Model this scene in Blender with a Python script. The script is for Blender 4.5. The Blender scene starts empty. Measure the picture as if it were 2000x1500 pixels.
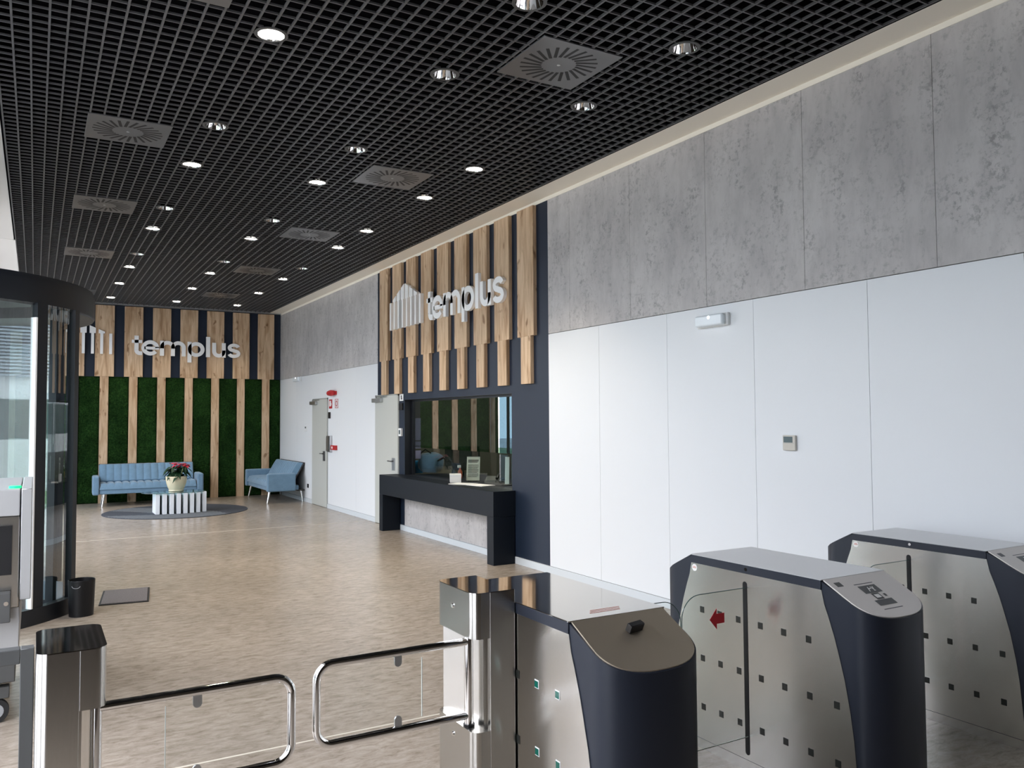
import bpy, bmesh, math, random
from mathutils import Vector, Matrix
C = bpy.context.scene.collection
S = bpy.context.scene
PI = math.pi
random.seed(7)

# ------------------------------------------------------------------ camera
W, D, H = 4.629, 18.016, 3.94          # right wall x, far wall y, ceiling z
XF = -0.60                             # glazed front on the left
G0 = 0.6                             # start of the glazed front
YB = -2.2                              # unseen end wall behind the camera, pulled in for dark reflections
yaw, pitch, roll = 0.528057, 0.042805, -0.006259
fw = Vector((math.sin(yaw)*math.cos(pitch), math.cos(yaw)*math.cos(pitch), math.sin(pitch)))
rt = Vector((math.cos(yaw), -math.sin(yaw), 0)); up = rt.cross(fw)
r2 = rt*math.cos(roll)+up*math.sin(roll); u2 = -rt*math.sin(roll)+up*math.cos(roll)
cam = bpy.data.cameras.new('camera'); cam.sensor_width = 36; cam.lens = 36*1596.4456/2000
cam.clip_start = .05; cam.clip_end = 300
co = bpy.data.objects.new('camera', cam); C.objects.link(co)
m3 = Matrix((r2, u2, -fw)).transposed()
co.matrix_world = Matrix.Translation((0, 0, 1.6)) @ m3.to_4x4()
S.camera = co

# ------------------------------------------------------------------ world, exposure
vs = S.view_settings
S.display_settings.display_device = 'sRGB'
vs.view_transform = 'Standard'; vs.look = 'None'; vs.gamma = 1; vs.use_curve_mapping = False
vs.exposure = 0.25
wd = bpy.data.worlds.new('overcast_sky'); S.world = wd; wd.use_nodes = True
nt = wd.node_tree; nt.nodes.clear()
wo = nt.nodes.new('ShaderNodeOutputWorld'); bg = nt.nodes.new('ShaderNodeBackground')
tc = nt.nodes.new('ShaderNodeTexCoord'); sx = nt.nodes.new('ShaderNodeSeparateXYZ')
cr = nt.nodes.new('ShaderNodeValToRGB')
nt.links.new(tc.outputs['Generated'], sx.inputs[0]); nt.links.new(sx.outputs['Z'], cr.inputs[0])
cr.color_ramp.elements[0].position = 0.0; cr.color_ramp.elements[0].color = (.975, .975, 1.0, 1)
cr.color_ramp.elements[1].position = 0.6; cr.color_ramp.elements[1].color = (.90, .92, 1.0, 1)
nt.links.new(cr.outputs[0], bg.inputs[0]); bg.inputs[1].default_value = 7.0
nt.links.new(bg.outputs[0], wo.inputs[0])

S.cycles.max_bounces = 10; S.cycles.diffuse_bounces = 5; S.cycles.glossy_bounces = 5
S.cycles.transmission_bounces = 8; S.cycles.transparent_max_bounces = 16
S.cycles.caustics_reflective = False; S.cycles.caustics_refractive = False
S.cycles.sample_clamp_indirect = 6.0
S.cycles.use_denoising = True

def portal(name, loc, rot, sx_, sy_):
    l = bpy.data.lights.new(name, 'AREA'); l.shape = 'RECTANGLE'; l.size = sx_; l.size_y = sy_
    l.cycles.is_portal = True
    o = bpy.data.objects.new(name, l); C.objects.link(o); o.location = loc; o.rotation_euler = rot
portal('window_portal', (XF-.11, (G0+16.95)/2, H/2), (0, -PI/2, 0), H, 16.95-G0)

# ------------------------------------------------------------------ materials
def newmat(name):
    m = bpy.data.materials.new(name); m.use_nodes = True
    b = m.node_tree.nodes['Principled BSDF']
    return m, m.node_tree, b
def pm(name, col, rough=.5, metal=0, spec=.5, coat=0, emit=None, es=1):
    m, t, b = newmat(name)
    b.inputs['Base Color'].default_value = (*col, 1); b.inputs['Roughness'].default_value = rough
    b.inputs['Metallic'].default_value = metal; b.inputs['Specular IOR Level'].default_value = spec
    b.inputs['Coat Weight'].default_value = coat
    if emit: b.inputs['Emission Color'].default_value = (*emit, 1); b.inputs['Emission Strength'].default_value = es
    return m
def N(t, typ, **kw):
    n = t.nodes.new(typ)
    for k, v in kw.items(): setattr(n, k, v)
    return n
def coords(t, scale, rnd=False):
    tc = N(t, 'ShaderNodeTexCoord'); mp = N(t, 'ShaderNodeMapping'); mp.inputs['Scale'].default_value = scale
    if rnd:
        oi = N(t, 'ShaderNodeObjectInfo'); ml = N(t, 'ShaderNodeMath', operation='MULTIPLY'); ml.inputs[1].default_value = 37.0
        t.links.new(oi.outputs['Random'], ml.inputs[0])
        cb = N(t, 'ShaderNodeCombineXYZ')
        for i in range(3): t.links.new(ml.outputs[0], cb.inputs[i])
        ad = N(t, 'ShaderNodeVectorMath', operation='ADD'); t.links.new(tc.outputs['Object'], ad.inputs[0]); t.links.new(cb.outputs[0], ad.inputs[1])
        t.links.new(ad.outputs[0], mp.inputs[0])
    else: t.links.new(tc.outputs['Object'], mp.inputs[0])
    return mp.outputs[0]
def noise(t, vec, scale, detail=4, rough=.55, dist=0):
    n = N(t, 'ShaderNodeTexNoise'); n.inputs['Scale'].default_value = scale; n.inputs['Detail'].default_value = detail
    n.inputs['Roughness'].default_value = rough; n.inputs['Distortion'].default_value = dist
    t.links.new(vec, n.inputs['Vector']); return n.outputs['Fac']
def ramp(t, fac, stops):
    r = N(t, 'ShaderNodeValToRGB'); e = r.color_ramp.elements
    while len(e) < len(stops): e.new(.5)
    for q, (p, c) in zip(e, stops): q.position = p; q.color = (*c, 1)
    t.links.new(fac, r.inputs[0]); return r.outputs[0]
def mix(t, a, b, fac, typ='MIX'):
    n = N(t, 'ShaderNodeMix', data_type='RGBA', blend_type=typ)
    for s, v in ((n.inputs[6], a), (n.inputs[7], b)):
        if isinstance(v, tuple): s.default_value = (*v, 1)
        else: t.links.new(v, s)
    if isinstance(fac, (int, float)): n.inputs[0].default_value = fac
    else: t.links.new(fac, n.inputs[0])
    return n.outputs[2]
def bump(t, b, h, strength=.2, dist=.01):
    n = N(t, 'ShaderNodeBump'); n.inputs['Strength'].default_value = strength; n.inputs['Distance'].default_value = dist
    t.links.new(h, n.inputs['Height']); t.links.new(n.outputs[0], b.inputs['Normal'])

def floor_mat():
    m, t, b = newmat('beige_vinyl')
    v = coords(t, (1.0, 2.4, 1)); n1 = noise(t, v, 9, 9, .74, .5)
    v2 = coords(t, (1, 1, 1)); n2 = noise(t, v2, .9, 3, .5)
    c1 = ramp(t, n1, [(.30, (.215, .172, .128)), (.46, (.345, .292, .235)), (.64, (.45, .392, .328))])
    c2 = mix(t, c1, (.33, .26, .19), .0)
    c3 = mix(t, c1, ramp(t, n2, [(.3, (.80, .80, .80)), (.7, (1.0, 1.0, 1.0))]), 1.0, 'MULTIPLY')
    t.links.new(c3, b.inputs['Base Color'])
    rg = ramp(t, n1, [(.3, (.27, .27, .27)), (.7, (.25, .25, .25))]); t.links.new(rg, b.inputs['Roughness'])
    b.inputs['Specular IOR Level'].default_value = .55
    return m
def concrete_mat():
    m, t, b = newmat('grey_concrete_laminate')
    v = coords(t, (1, 1, 1)); big = noise(t, v, 1.1, 4, .6); vs_ = coords(t, (1, 2.6, .9)); st = noise(t, vs_, 2.6, 6, .7)
    fine = noise(t, v, 26, 5, .75); vp = coords(t, (1, 2.2, 1)); patch = noise(t, vp, 2.6, 5, .7)
    base = ramp(t, big, [(.32, (.46, .438, .432)), (.55, (.545, .522, .512)), (.72, (.60, .574, .56))])
    c = mix(t, base, ramp(t, st, [(.36, (.80, .80, .805)), (.58, (1, 1, 1))]), .75, 'MULTIPLY')
    sp = ramp(t, fine, [(.40, (.62, .62, .62)), (.50, (1, 1, 1))]); pk = ramp(t, patch, [(.42, (0, 0, 0)), (.64, (1, 1, 1))])
    c2 = mix(t, c, sp, pk, 'MULTIPLY')
    t.links.new(c2, b.inputs['Base Color']); b.inputs['Roughness'].default_value = .6; b.inputs['Specular IOR Level'].default_value = .3
    return m
def wood_mat():
    m, t, b = newmat('oak_laminate')
    v = coords(t, (9, 9, .7), True); n1 = noise(t, v, 2.4, 6, .65, .5)
    v2 = coords(t, (3.5, 3.5, .55), True); n2 = noise(t, v2, 2.0, 3, .5, 1.2)
    v3 = coords(t, (2.2, 2.2, 1.1), True); kn = noise(t, v3, 4.2, 2, .5, .3)
    c = ramp(t, n1, [(.30, (.42, .275, .165)), (.50, (.60, .425, .275)), (.68, (.70, .525, .36))])
    c = mix(t, c, ramp(t, n2, [(.36, (.68, .60, .52)), (.52, (1, 1, 1))]), .8, 'MULTIPLY')
    c = mix(t, c, ramp(t, kn, [(.28, (.38, .28, .2)), (.35, (1, 1, 1))]), .8, 'MULTIPLY')
    t.links.new(c, b.inputs['Base Color']); b.inputs['Roughness'].default_value = .55; b.inputs['Specular IOR Level'].default_value = .25
    return m
def moss_mat():
    m, t, b = newmat('preserved_moss')
    v = coords(t, (1, 1, 1), True); n1 = noise(t, v, 38, 6, .75); n2 = noise(t, v, 3.0, 3, .6)
    c = ramp(t, n1, [(.34, (.006, .020, .007)), (.52, (.018, .052, .015)), (.70, (.048, .112, .030))])
    c = mix(t, c, ramp(t, n2, [(.35, (.55, .6, .5)), (.65, (1.1, 1.15, .9))]), 1.0, 'MULTIPLY')
    t.links.new(c, b.inputs['Base Color']); b.inputs['Roughness'].default_value = .95; b.inputs['Specular IOR Level'].default_value = .05
    bump(t, b, n1, 1.0, .03)
    return m
def steel_mat(name, col=(.60, .585, .555), rough=.27, streak=(60, 60, 2), metal=1.0, rot=.25):
    m, t, b = newmat(name)
    v = coords(t, streak); n = noise(t, v, 6, 3, .6)
    t.links.new(ramp(t, n, [(.3, tuple(c*.96 for c in col)), (.7, tuple(min(1, c*1.03) for c in col))]), b.inputs['Base Color'])
    b.inputs['Roughness'].default_value = rough; b.inputs['Metallic'].default_value = metal
    b.inputs['Anisotropic'].default_value = .8; b.inputs['Anisotropic Rotation'].default_value = rot
    tg = N(t, 'ShaderNodeTangent', direction_type='RADIAL', axis='Z'); t.links.new(tg.outputs[0], b.inputs['Tangent'])
    return m
def fabric_mat(name, col):
    m, t, b = newmat(name)
    v = coords(t, (1, 1, 1)); n = noise(t, v, 220, 3, .7); n2 = noise(t, v, 9, 4, .6)
    c = ramp(t, n, [(.3, tuple(x*.82 for x in col)), (.7, tuple(min(1, x*1.12) for x in col))])
    c = mix(t, c, ramp(t, n2, [(.3, (.9, .9, .9)), (.7, (1.06, 1.06, 1.06))]), 1.0, 'MULTIPLY')
    t.links.new(c, b.inputs['Base Color']); b.inputs['Roughness'].default_value = .9; b.inputs['Specular IOR Level'].default_value = .15
    b.inputs['Sheen Weight'].default_value = .25
    bump(t, b, n, .25, .002)
    return m
def carpet_mat(name, col):
    m, t, b = newmat(name)
    v = coords(t, (1, 1, 1)); n = noise(t, v, 160, 3, .8)
    t.links.new(ramp(t, n, [(.3, tuple(x*.55 for x in col)), (.7, tuple(min(1, x*1.4) for x in col))]), b.inputs['Base Color'])
    b.inputs['Roughness'].default_value = 1; b.inputs['Specular IOR Level'].default_value = .05
    bump(t, b, n, .5, .004)
    return m
def glass_mat(name, tint=(.92, .97, .95), refl=.08, fres=.6, rough=0.0):
    m = bpy.data.materials.new(name); m.use_nodes = True; t = m.node_tree; t.nodes.clear()
    o = N(t, 'ShaderNodeOutputMaterial'); tr = N(t, 'ShaderNodeBsdfTransparent'); tr.inputs[0].default_value = (*tint, 1)
    gl = N(t, 'ShaderNodeBsdfGlossy'); gl.inputs['Roughness'].default_value = rough
    fr = N(t, 'ShaderNodeFresnel'); fr.inputs[0].default_value = 1.5
    ma = N(t, 'ShaderNodeMath', operation='MULTIPLY_ADD', use_clamp=True); ma.inputs[1].default_value = fres; ma.inputs[2].default_value = refl
    t.links.new(fr.outputs[0], ma.inputs[0])
    ge = N(t, 'ShaderNodeNewGeometry'); inv = N(t, 'ShaderNodeMath', operation='SUBTRACT'); inv.inputs[0].default_value = 1.0; t.links.new(ge.outputs['Backfacing'], inv.inputs[1])
    mu = N(t, 'ShaderNodeMath', operation='MULTIPLY'); t.links.new(ma.outputs[0], mu.inputs[0]); t.links.new(inv.outputs[0], mu.inputs[1])
    mx = N(t, 'ShaderNodeMixShader'); t.links.new(mu.outputs[0], mx.inputs[0]); t.links.new(tr.outputs[0], mx.inputs[1]); t.links.new(gl.outputs[0], mx.inputs[2])
    t.links.new(mx.outputs[0], o.inputs[0]); return m

M = dict(
 floor=floor_mat(), concrete=concrete_mat(), wood=wood_mat(), moss=moss_mat(),
 white=pm('white_wall_panel', (.76, .78, .80), .42, spec=.35), plaster=pm('cream_plaster', (.88, .83, .73), .8, spec=.2),
 taupe=pm('taupe_for_reflections', (.085, .068, .052), .8, spec=.2), dimblue=glass_mat('blue_dimming_glass', (.30, .39, .44), .03, .6), softwhite=pm('white_plaster', (.74, .73, .70), .8, spec=.2),  # dark taupe for unseen surfaces mirrored in steel; blue tint dims mirrored outdoors
 navy=pm('navy_wall_laminate', (.011, .019, .037), .5, spec=.28), groove=pm('groove_grey', (.30, .31, .32), .8),
 skirt=pm('pale_skirting', (.62, .66, .69), .45), grille=pm('black_grille_metal', (.085, .085, .088), .36, spec=.4),
 plenum=pm('black_plenum', (.004, .004, .005), 1, spec=0), alu=pm('aluminium_profile', (.55, .56, .57), .35, 1),
 steel=steel_mat('brushed_steel', rough=.22), mirror=pm('polished_steel', (.62, .60, .58), .05, 1), chrome=pm('chrome', (.78, .77, .76), .06, 1),
 cabinet=pm('navy_powder_coat', (.016, .020, .031), .42, spec=.4), cabtop=pm('pale_grey_metal', (.60, .60, .60), .32, .25),
 reader=pm('grey_reader_plate', (.66, .62, .58), .4), tan=pm('satin_steel_plate', (.66, .57, .45), .48, 1),
 black=pm('black_plastic', (.007, .007, .008), .45, spec=.3), desk=pm('black_desk_laminate', (.006, .009, .014), .45, spec=.15),
 rubber=pm('black_rubber', (.012, .012, .012), .8), darkframe=pm('anthracite_frame', (.010, .012, .016), .4, spec=.35),
 door=pm('grey_green_door', (.50, .51, .475), .45), doorframe=pm('door_frame_grey', (.33, .34, .32), .45),
 blue=fabric_mat('light_blue_fabric', (.165, .275, .385)), greyboard=pm('dark_board', (.05, .048, .05), .8),
 rugd=carpet_mat('rug_dark_grey', (.066, .072, .085)), rugl=carpet_mat('rug_light_grey', (.135, .148, .162)), mat=carpet_mat('doormat_grey', (.165, .150, .152)),
 drummat=carpet_mat('entrance_carpet_grey', (.16, .175, .21)),
 clear=glass_mat('clear_glass', (.975, .99, .985), .005, .8), facade=glass_mat('facade_glass', (.95, .955, .965), .02, .8),
 doorglass=glass_mat('door_glass', (.86, .92, .92), .14, 1.4), booth=glass_mat('reflective_booth_glass', (.74, .82, .79), .46, .7),
 lower=glass_mat('tinted_screen_glass', (.84, .87, .83), .05, .5), tabletop=glass_mat('table_glass', (.72, .86, .86), .06, 1.0),
 acrylic=glass_mat('clear_acrylic', (.985, .99, .985), .004, .35), edge=pm('glass_edge_dark', (.05, .09, .085), .2),
 edgel=pm('glass_edge_pale', (.62, .66, .62), .2),
 lettering=pm('white_lettering', (.91, .91, .91), .45), tablewhite=pm('white_lacquer', (.82, .84, .87), .35),
 red=pm('signal_red', (.46, .018, .022), .4), redarrow=pm('arrow_red', (.62, .022, .035), .5), white2=pm('white_plastic', (.75, .76, .76), .4),
 cream=pm('cream_ceramic', (.66, .58, .41), .4), leaf=pm('dark_green_leaf', (.010, .040, .016), .4), bract=pm('red_bract', (.60, .016, .05), .5),
 stem=pm('pale_stem', (.30, .33, .18), .6), soil=pm('soil', (.03, .02, .012), 1), lampon=pm('lit_lamp', (1, 1, 1), .5, emit=(1, .93, .84), es=9),
 led=pm('green_led', (.02, .5, .2), .4, emit=(.0, .75, .22), es=1.15), emled=pm('white_led', (1, 1, 1), .4, emit=(.85, .9, 1), es=6),
 lens=pm('frosted_lens', (.78, .84, .88), .25), beigep=pm('beige_plastic', (.56, .53, .47), .45), lcd=pm('lcd_grey', (.11, .14, .15), .15),
 scanner=pm('grey_scanner_panel', (.40, .405, .41), .38, .35), greymetal=pm('dark_grey_metal', (.075, .077, .077), .45, .2),
 hole_dark=pm('dark_window', (.020, .022, .020), .25), hole_green=pm('green_window', (.0, .085, .060), .15),
 diffuser=pm('grey_diffuser_plate', (.17, .17, .175), .30, .6), paper=pm('paper_white', (.80, .79, .76), .7), ink=pm('print_black', (.02, .02, .025), .7),
 bluebox=pm('bright_blue_card', (.03, .30, .62), .5), denim=fabric_mat('blue_backpack_cloth', (.06, .11, .17)), bottle=pm('amber_orange', (.45, .09, .02), .4),
 office=pm('office_wall', (.075, .075, .06), .8), officedesk=pm('office_desk_beige', (.30, .27, .22), .5), lilacsheet=pm('lilac_sheet_tone', (.26, .25, .42), .6),
 pave=pm('pale_paving', (.46, .45, .44), .9), render_=pm('pale_render', (.72, .76, .78), .8), louvre=pm('grey_louvre', (.38, .45, .52), .5), grass=pm('lawn', (.10, .17, .08), 1),
 hedge=pm('hedge_green', (.05, .09, .05), 1), redtext=pm('faded_red_print', (.55, .25, .20), .6), seam=pm('pale_floor_seam', (.60, .55, .46), .5),
)

# ------------------------------------------------------------------ mesh helpers
class MB:
    def __init__(s): s.bm = bmesh.new(); s.mi = 0
    def _f(s, vs, smooth=False):
        try:
            f = s.bm.faces.new(vs); f.material_index = s.mi; f.smooth = smooth; return f
        except ValueError: return None
    def box(s, x0, x1, y0, y1, z0, z1, bev=0, seg=2):
        v = [s.bm.verts.new((x, y, z)) for x in (x0, x1) for y in (y0, y1) for z in (z0, z1)]
        fs = [s._f([v[i] for i in q]) for q in ((0, 1, 3, 2), (4, 6, 7, 5), (0, 4, 5, 1), (2, 3, 7, 6), (0, 2, 6, 4), (1, 5, 7, 3))]
        if bev:
            es = list({e for f in fs for e in f.edges})
            r = bmesh.ops.bevel(s.bm, geom=es, offset=bev, segments=seg, profile=.5, affect='EDGES')
            for f in r['faces']: f.material_index = s.mi
        return s
    def prism(s, pts, fn, d0, d1, smooth=False):
        a = [s.bm.verts.new(fn(u, v, d0)) for u, v in pts]; b = [s.bm.verts.new(fn(u, v, d1)) for u, v in pts]
        n = len(pts); s._f(a[::-1]); s._f(b)
        for i in range(n): s._f([a[i], a[(i+1) % n], b[(i+1) % n], b[i]], smooth)
        return s
    def cyl(s, p0, p1, r0, r1=None, seg=16, caps=True, smooth=True):
        p0, p1 = Vector(p0), Vector(p1); r1 = r0 if r1 is None else r1
        d = (p1-p0).normalized(); a = Vector((0, 0, 1)) if abs(d.z) < .9 else Vector((1, 0, 0))
        u = d.cross(a).normalized(); w = d.cross(u)
        A = [s.bm.verts.new(p0+(u*math.cos(2*PI*i/seg)+w*math.sin(2*PI*i/seg))*r0) for i in range(seg)]
        B = [s.bm.verts.new(p1+(u*math.cos(2*PI*i/seg)+w*math.sin(2*PI*i/seg))*r1) for i in range(seg)]
        for i in range(seg): s._f([A[i], A[(i+1) % seg], B[(i+1) % seg], B[i]], smooth)
        if caps: s._f(A[::-1]); s._f(B)
        return s
    def lathe(s, prof, c=(0, 0, 0), seg=24, smooth=True, a0=0, a1=2*PI):
        full = abs(a1-a0-2*PI) < 1e-6; n = seg if full else seg+1; rows = []
        for r, z in prof:
            rows.append([s.bm.verts.new((c[0]+r*math.cos(a0+(a1-a0)*i/seg), c[1]+r*math.sin(a0+(a1-a0)*i/seg), c[2]+z)) for i in range(n)])
        for A, B in zip(rows, rows[1:]):
            for i in range(seg): s._f([A[i], A[(i+1) % n], B[(i+1) % n], B[i]], smooth)
        return s
    def tube(s, pts, r, seg=10, closed=False):
        pts = [Vector(p) for p in pts]; n = len(pts); rows = []
        prev = None
        for i, p in enumerate(pts):
            a = pts[i-1] if (i or closed) else p; b = pts[(i+1) % n] if (i < n-1 or closed) else p
            d = (b-a).normalized()
            if prev is None:
                h = Vector((0, 0, 1)) if abs(d.z) < .9 else Vector((1, 0, 0)); u = d.cross(h).normalized()
            else: u = (prev-d*prev.dot(d)).normalized()
            prev = u; w = d.cross(u)
            rows.append([s.bm.verts.new(p+(u*math.cos(2*PI*k/seg)+w*math.sin(2*PI*k/seg))*r) for k in range(seg)])
        for i in range(n-1 if not closed else n):
            A, B = rows[i], rows[(i+1) % n]
            for k in range(seg): s._f([A[k], A[(k+1) % seg], B[(k+1) % seg], B[k]], True)
        if not closed: s._f(rows[0][::-1]); s._f(rows[-1])
        return s
    def quad(s, *p): s._f([s.bm.verts.new(q) for q in p]); return s
    def build(s, name, mats, parent=None, loc=None, rotz=0, wn=True):
        bmesh.ops.recalc_face_normals(s.bm, faces=s.bm.faces[:])
        me = bpy.data.meshes.new(name); s.bm.to_mesh(me); s.bm.free(); me.set_sharp_from_angle(angle=math.radians(38))
        for m in (mats if isinstance(mats, (list, tuple)) else [mats]): me.materials.append(M[m])
        o = bpy.data.objects.new(name, me); C.objects.link(o)
        if any(p.use_smooth for p in me.polygons) and wn:
            md = o.modifiers.new('weighted_normals', 'WEIGHTED_NORMAL'); md.keep_sharp = True; md.weight = 80
        if parent: o.parent = parent
        if loc: o.location = loc
        o.rotation_euler.z = rotz
        return o
def tag(o, label, cat, group=None, kind=None):
    o['label'] = label; o['category'] = cat
    if group: o['group'] = group
    if kind: o['kind'] = kind
    return o
def thing(name, label, cat, loc, rotz=0, group=None):
    o = bpy.data.objects.new(name, None); C.objects.link(o); o.location = loc; o.rotation_euler.z = rotz
    o.empty_display_size = .1
    return tag(o, label, cat, group)
def struct(o, label=None):
    o['kind'] = 'structure'
    if label: o['label'] = label
    return o
def dup(root, loc, label=None, group=None, rotz=None):
    r = root.copy(); C.objects.link(r); r.location = loc
    if rotz is not None: r.rotation_euler.z = rotz
    if label: r['label'] = label
    if group: r['group'] = group
    for ch in list(root.children):
        c = ch.copy(); C.objects.link(c); c.parent = r
        for g in list(ch.children):
            d = g.copy(); C.objects.link(d); d.parent = c
    return r
ORD = ['first', 'second', 'third', 'fourth', 'fifth', 'sixth', 'seventh', 'eighth', 'ninth', 'tenth', 'eleventh', 'twelfth']

# ------------------------------------------------------------------ room shell
b = MB(); b.box(XF, W+.12, YB, D+.1, -.12, 0); fl = struct(b.build('floor', 'floor'))
b = MB(); b.box(XF, W, YB, .45, 0, .006); struct(b.build('floor_rear_added', 'taupe'))  # unseen dark sheet added so the gate posts reflect a dark floor
for ys in (4.105, 12.42):
    b = MB(); b.box(XF+.02, W-.02, ys-.008, ys+.008, 0, .0012); b.build('floor_seam', 'seam', fl)

# right wall: separate slabs with fine joints, one mesh
b = MB(); T = .10
ZP = 2.487; ZT = 3.903
NAV0, NAV1 = 7.172, 12.108
def slabs(y0, y1, z0, z1, joints, g=.0015):
    ys = [y0]+sorted(j for j in joints if y0 < j < y1)+[y1]
    for i in range(len(ys)-1):
        b.box(W, W+T, ys[i]+(g if i else 0), ys[i+1]-(g if i < len(ys)-2 else 0), z0, z1)
wj = [6.289-.971*k for k in range(0, 13)]
cj = [6.772-.9685*k for k in range(0, 13)]
b.mi = 5; b.box(W, W+T, YB, .3, .08, ZT); b.mi = 0; slabs(.3, NAV0, .08, ZP-.003, wj); slabs(NAV1, D, .08, ZP-.003, [13.1, 16.7])  # rear stretch is out of view, coloured dark for the steel reflections
b.mi = 1; slabs(.3, NAV0, ZP+.003, ZT, cj); slabs(NAV1, D, ZP+.003, ZT, [14.9, 15.87, 16.84])
b.mi = 2
WY0, WY1, WZ0, WZ1 = 7.942, 11.03, .80, 1.89
DX, DY0, DY1, DT = 4.345, 7.87, 11.30, .805
b.box(W, W+T, NAV0, WY0, .08, ZT); b.box(W, W+T, WY1, NAV1, .08, ZT); b.box(W, W+T, WY0, WY1, WZ1, ZT)
b.mi = 1; b.box(W, W+T, WY0, WY1, .08, WZ0)
b.mi = 3; b.box(W+.02, W+T+.02, YB, NAV0, .08, ZT); b.box(W+.02, W+T+.02, NAV1, D, .08, ZT); b.box(W, W+T+.02, YB, D, 0, .08)
b.mi = 4; b.box(W-.004, W+T, YB, D, ZT, H)
wr = b.build('wall_right', ['white', 'concrete', 'navy', 'groove', 'plaster', 'taupe']); struct(wr)
b = MB()
for y0, y1 in ((YB, 7.87), (8.02, 11.17), (12.19, 14.62), (15.56, D-.06)):
    b.box(W-.012, W, y0, y1, 0, .075, .003)
struct(b.build('baseboard_right', 'skirt'))

# far wall
b = MB(); b.mi = 0; b.box(XF, W+T, D, D+.1, 2.46, ZT+.02); b.mi = 1; b.box(XF, W+T, D, D+.1, 0, 2.46); b.mi = 2; b.box(XF, W, D-.07, D, ZT+.015, H+.016); b.mi = 0; b.box(XF-.1, W+T, D, D+.1, ZT+.02, H+.36)
struct(b.build('wall_far', ['navy', 'moss', 'alu']))
b = MB(); b.box(XF-.1, W+.12, YB-.1, YB, 0, H+.36); struct(b.build('wall_behind', 'taupe'))  # unseen wall, set close and dark so the steel mirrors less bright floor

# ceiling: open cell grille with plaster margins and a black plenum
GX0, GX1 = -.252, 4.356; P = .0968
LX = (1.2, 2.363, 3.514); LY = (3.83, 4.93, 6.70, 7.83, 9.58, 10.70, 12.42, 13.55, 15.27, 17.10)
DFC = [(2.95, y) for y in (4.42, 7.33, 10.10, 12.93, 15.8)]+[(.61, y) for y in (4.42, 7.17, 9.75, 12.66, 16.5)]
def spans(fix, a0, a1, along_y):
    cuts = []
    for lx in LX:
        for ly in LY:
            c, q = (lx, ly) if along_y else (ly, lx)
            if lx == 1.2 and ly == 3.83: continue
            if abs(fix-c) < .088: h_ = math.sqrt(.088**2-(fix-c)**2); cuts.append((q-h_, q+h_))
    for dx, dy in DFC:
        c, q = (dx, dy) if along_y else (dy, dx)
        if abs(fix-c) < .29: cuts.append((q-.29, q+.29))
    out = []; p = a0
    for c0, c1 in sorted(cuts):
        if c0 > p: out.append((p, c0))
        p = max(p, c1)
    out.append((p, a1)); return out
b = MB()
nx = int(round((GX1-GX0)/P))
for i in range(nx+1):
    xx = GX0+(GX1-GX0)*i/nx
    for p0, p1 in spans(xx, YB, D-.07, True): b.box(xx-.006, xx+.006, p0, p1, H, H+.013)
ny = int((D-YB)/P)
for j in range(ny):
    yy = YB+P*j
    for p0, p1 in spans(yy, GX0, GX1, False): b.box(p0, p1, yy-.0045, yy+.0045, H+.001, H+.013)
gr = b.build('ceiling', 'grille'); struct(gr)
b = MB(); b.box(XF, W+T, YB, D, H+.32, H+.36); b.box(GX0-.02, GX0-.008, YB, D-.07, H+.001, H+.34); b.box(GX1+.008, GX1+.02, YB, D-.07, H+.001, H+.34)
b.build('plenum', 'plenum', gr)
b = MB(); b.box(GX1+.0205, W+T, YB, D-.07, H, H+.02); struct(b.build('trim_1', 'plaster'))
b = MB(); b.box(XF, GX0-.0205, YB, 12.19, H, H+.02); b.box(XF, GX0-.0205, 12.20, D-.07, H, H+.02); b.box(GX0-.03, GX0-.004, 12.2, D-.07, H-.006, H+.002); struct(b.build('trim_2', 'softwhite'))

# glazed front on the left
b = MB(); b.box(XF-.1, XF, YB, G0, 0, H); struct(b.build('wall_left', 'taupe'))
b = MB(); b.box(XF-.05, XF-.03, 16.43, 17.57, 0, H); b.box(XF-.05, XF-.03, 17.59, D, 0, H); b.mi = 1; b.box(XF-.07, XF, 17.565, 17.595, 0, H); struct(b.build('window_3', ['dimblue', 'darkframe']))  # blue tint added to tone down the outdoors mirrored in the booth glass
b = MB(); ys = [G0, 2.2, 3.8, 5.4, 7.08]; ys2 = [10.22, 11.9, 13.6, 15.0, 16.4]
for seq in (ys, ys2):
    for y in seq: b.box(XF-.06, XF+.0, max(YB, y-.03), min(D, y+.03), 0, H)
    for z0, z1 in ((0, .1), (2.62, 2.68), (H-.08, H)): b.box(XF-.06, XF, seq[0], seq[-1], z0, z1)
b.box(XF-.06, XF, 7.05, 10.25, 2.8, 2.9); b.box(XF-.06, XF, 7.05, 10.25, H-.08, H)
wl = struct(b.build('window_1', 'darkframe'))
b = MB()
for y0, y1 in ((G0, 7.08), (10.22, 16.4)): b.box(XF-.034, XF-.026, y0, y1, .1, H-.08)
b.box(XF-.034, XF-.026, 7.08, 10.22, 2.9, H-.08)
b.build('pane', 'facade', wl)

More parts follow.
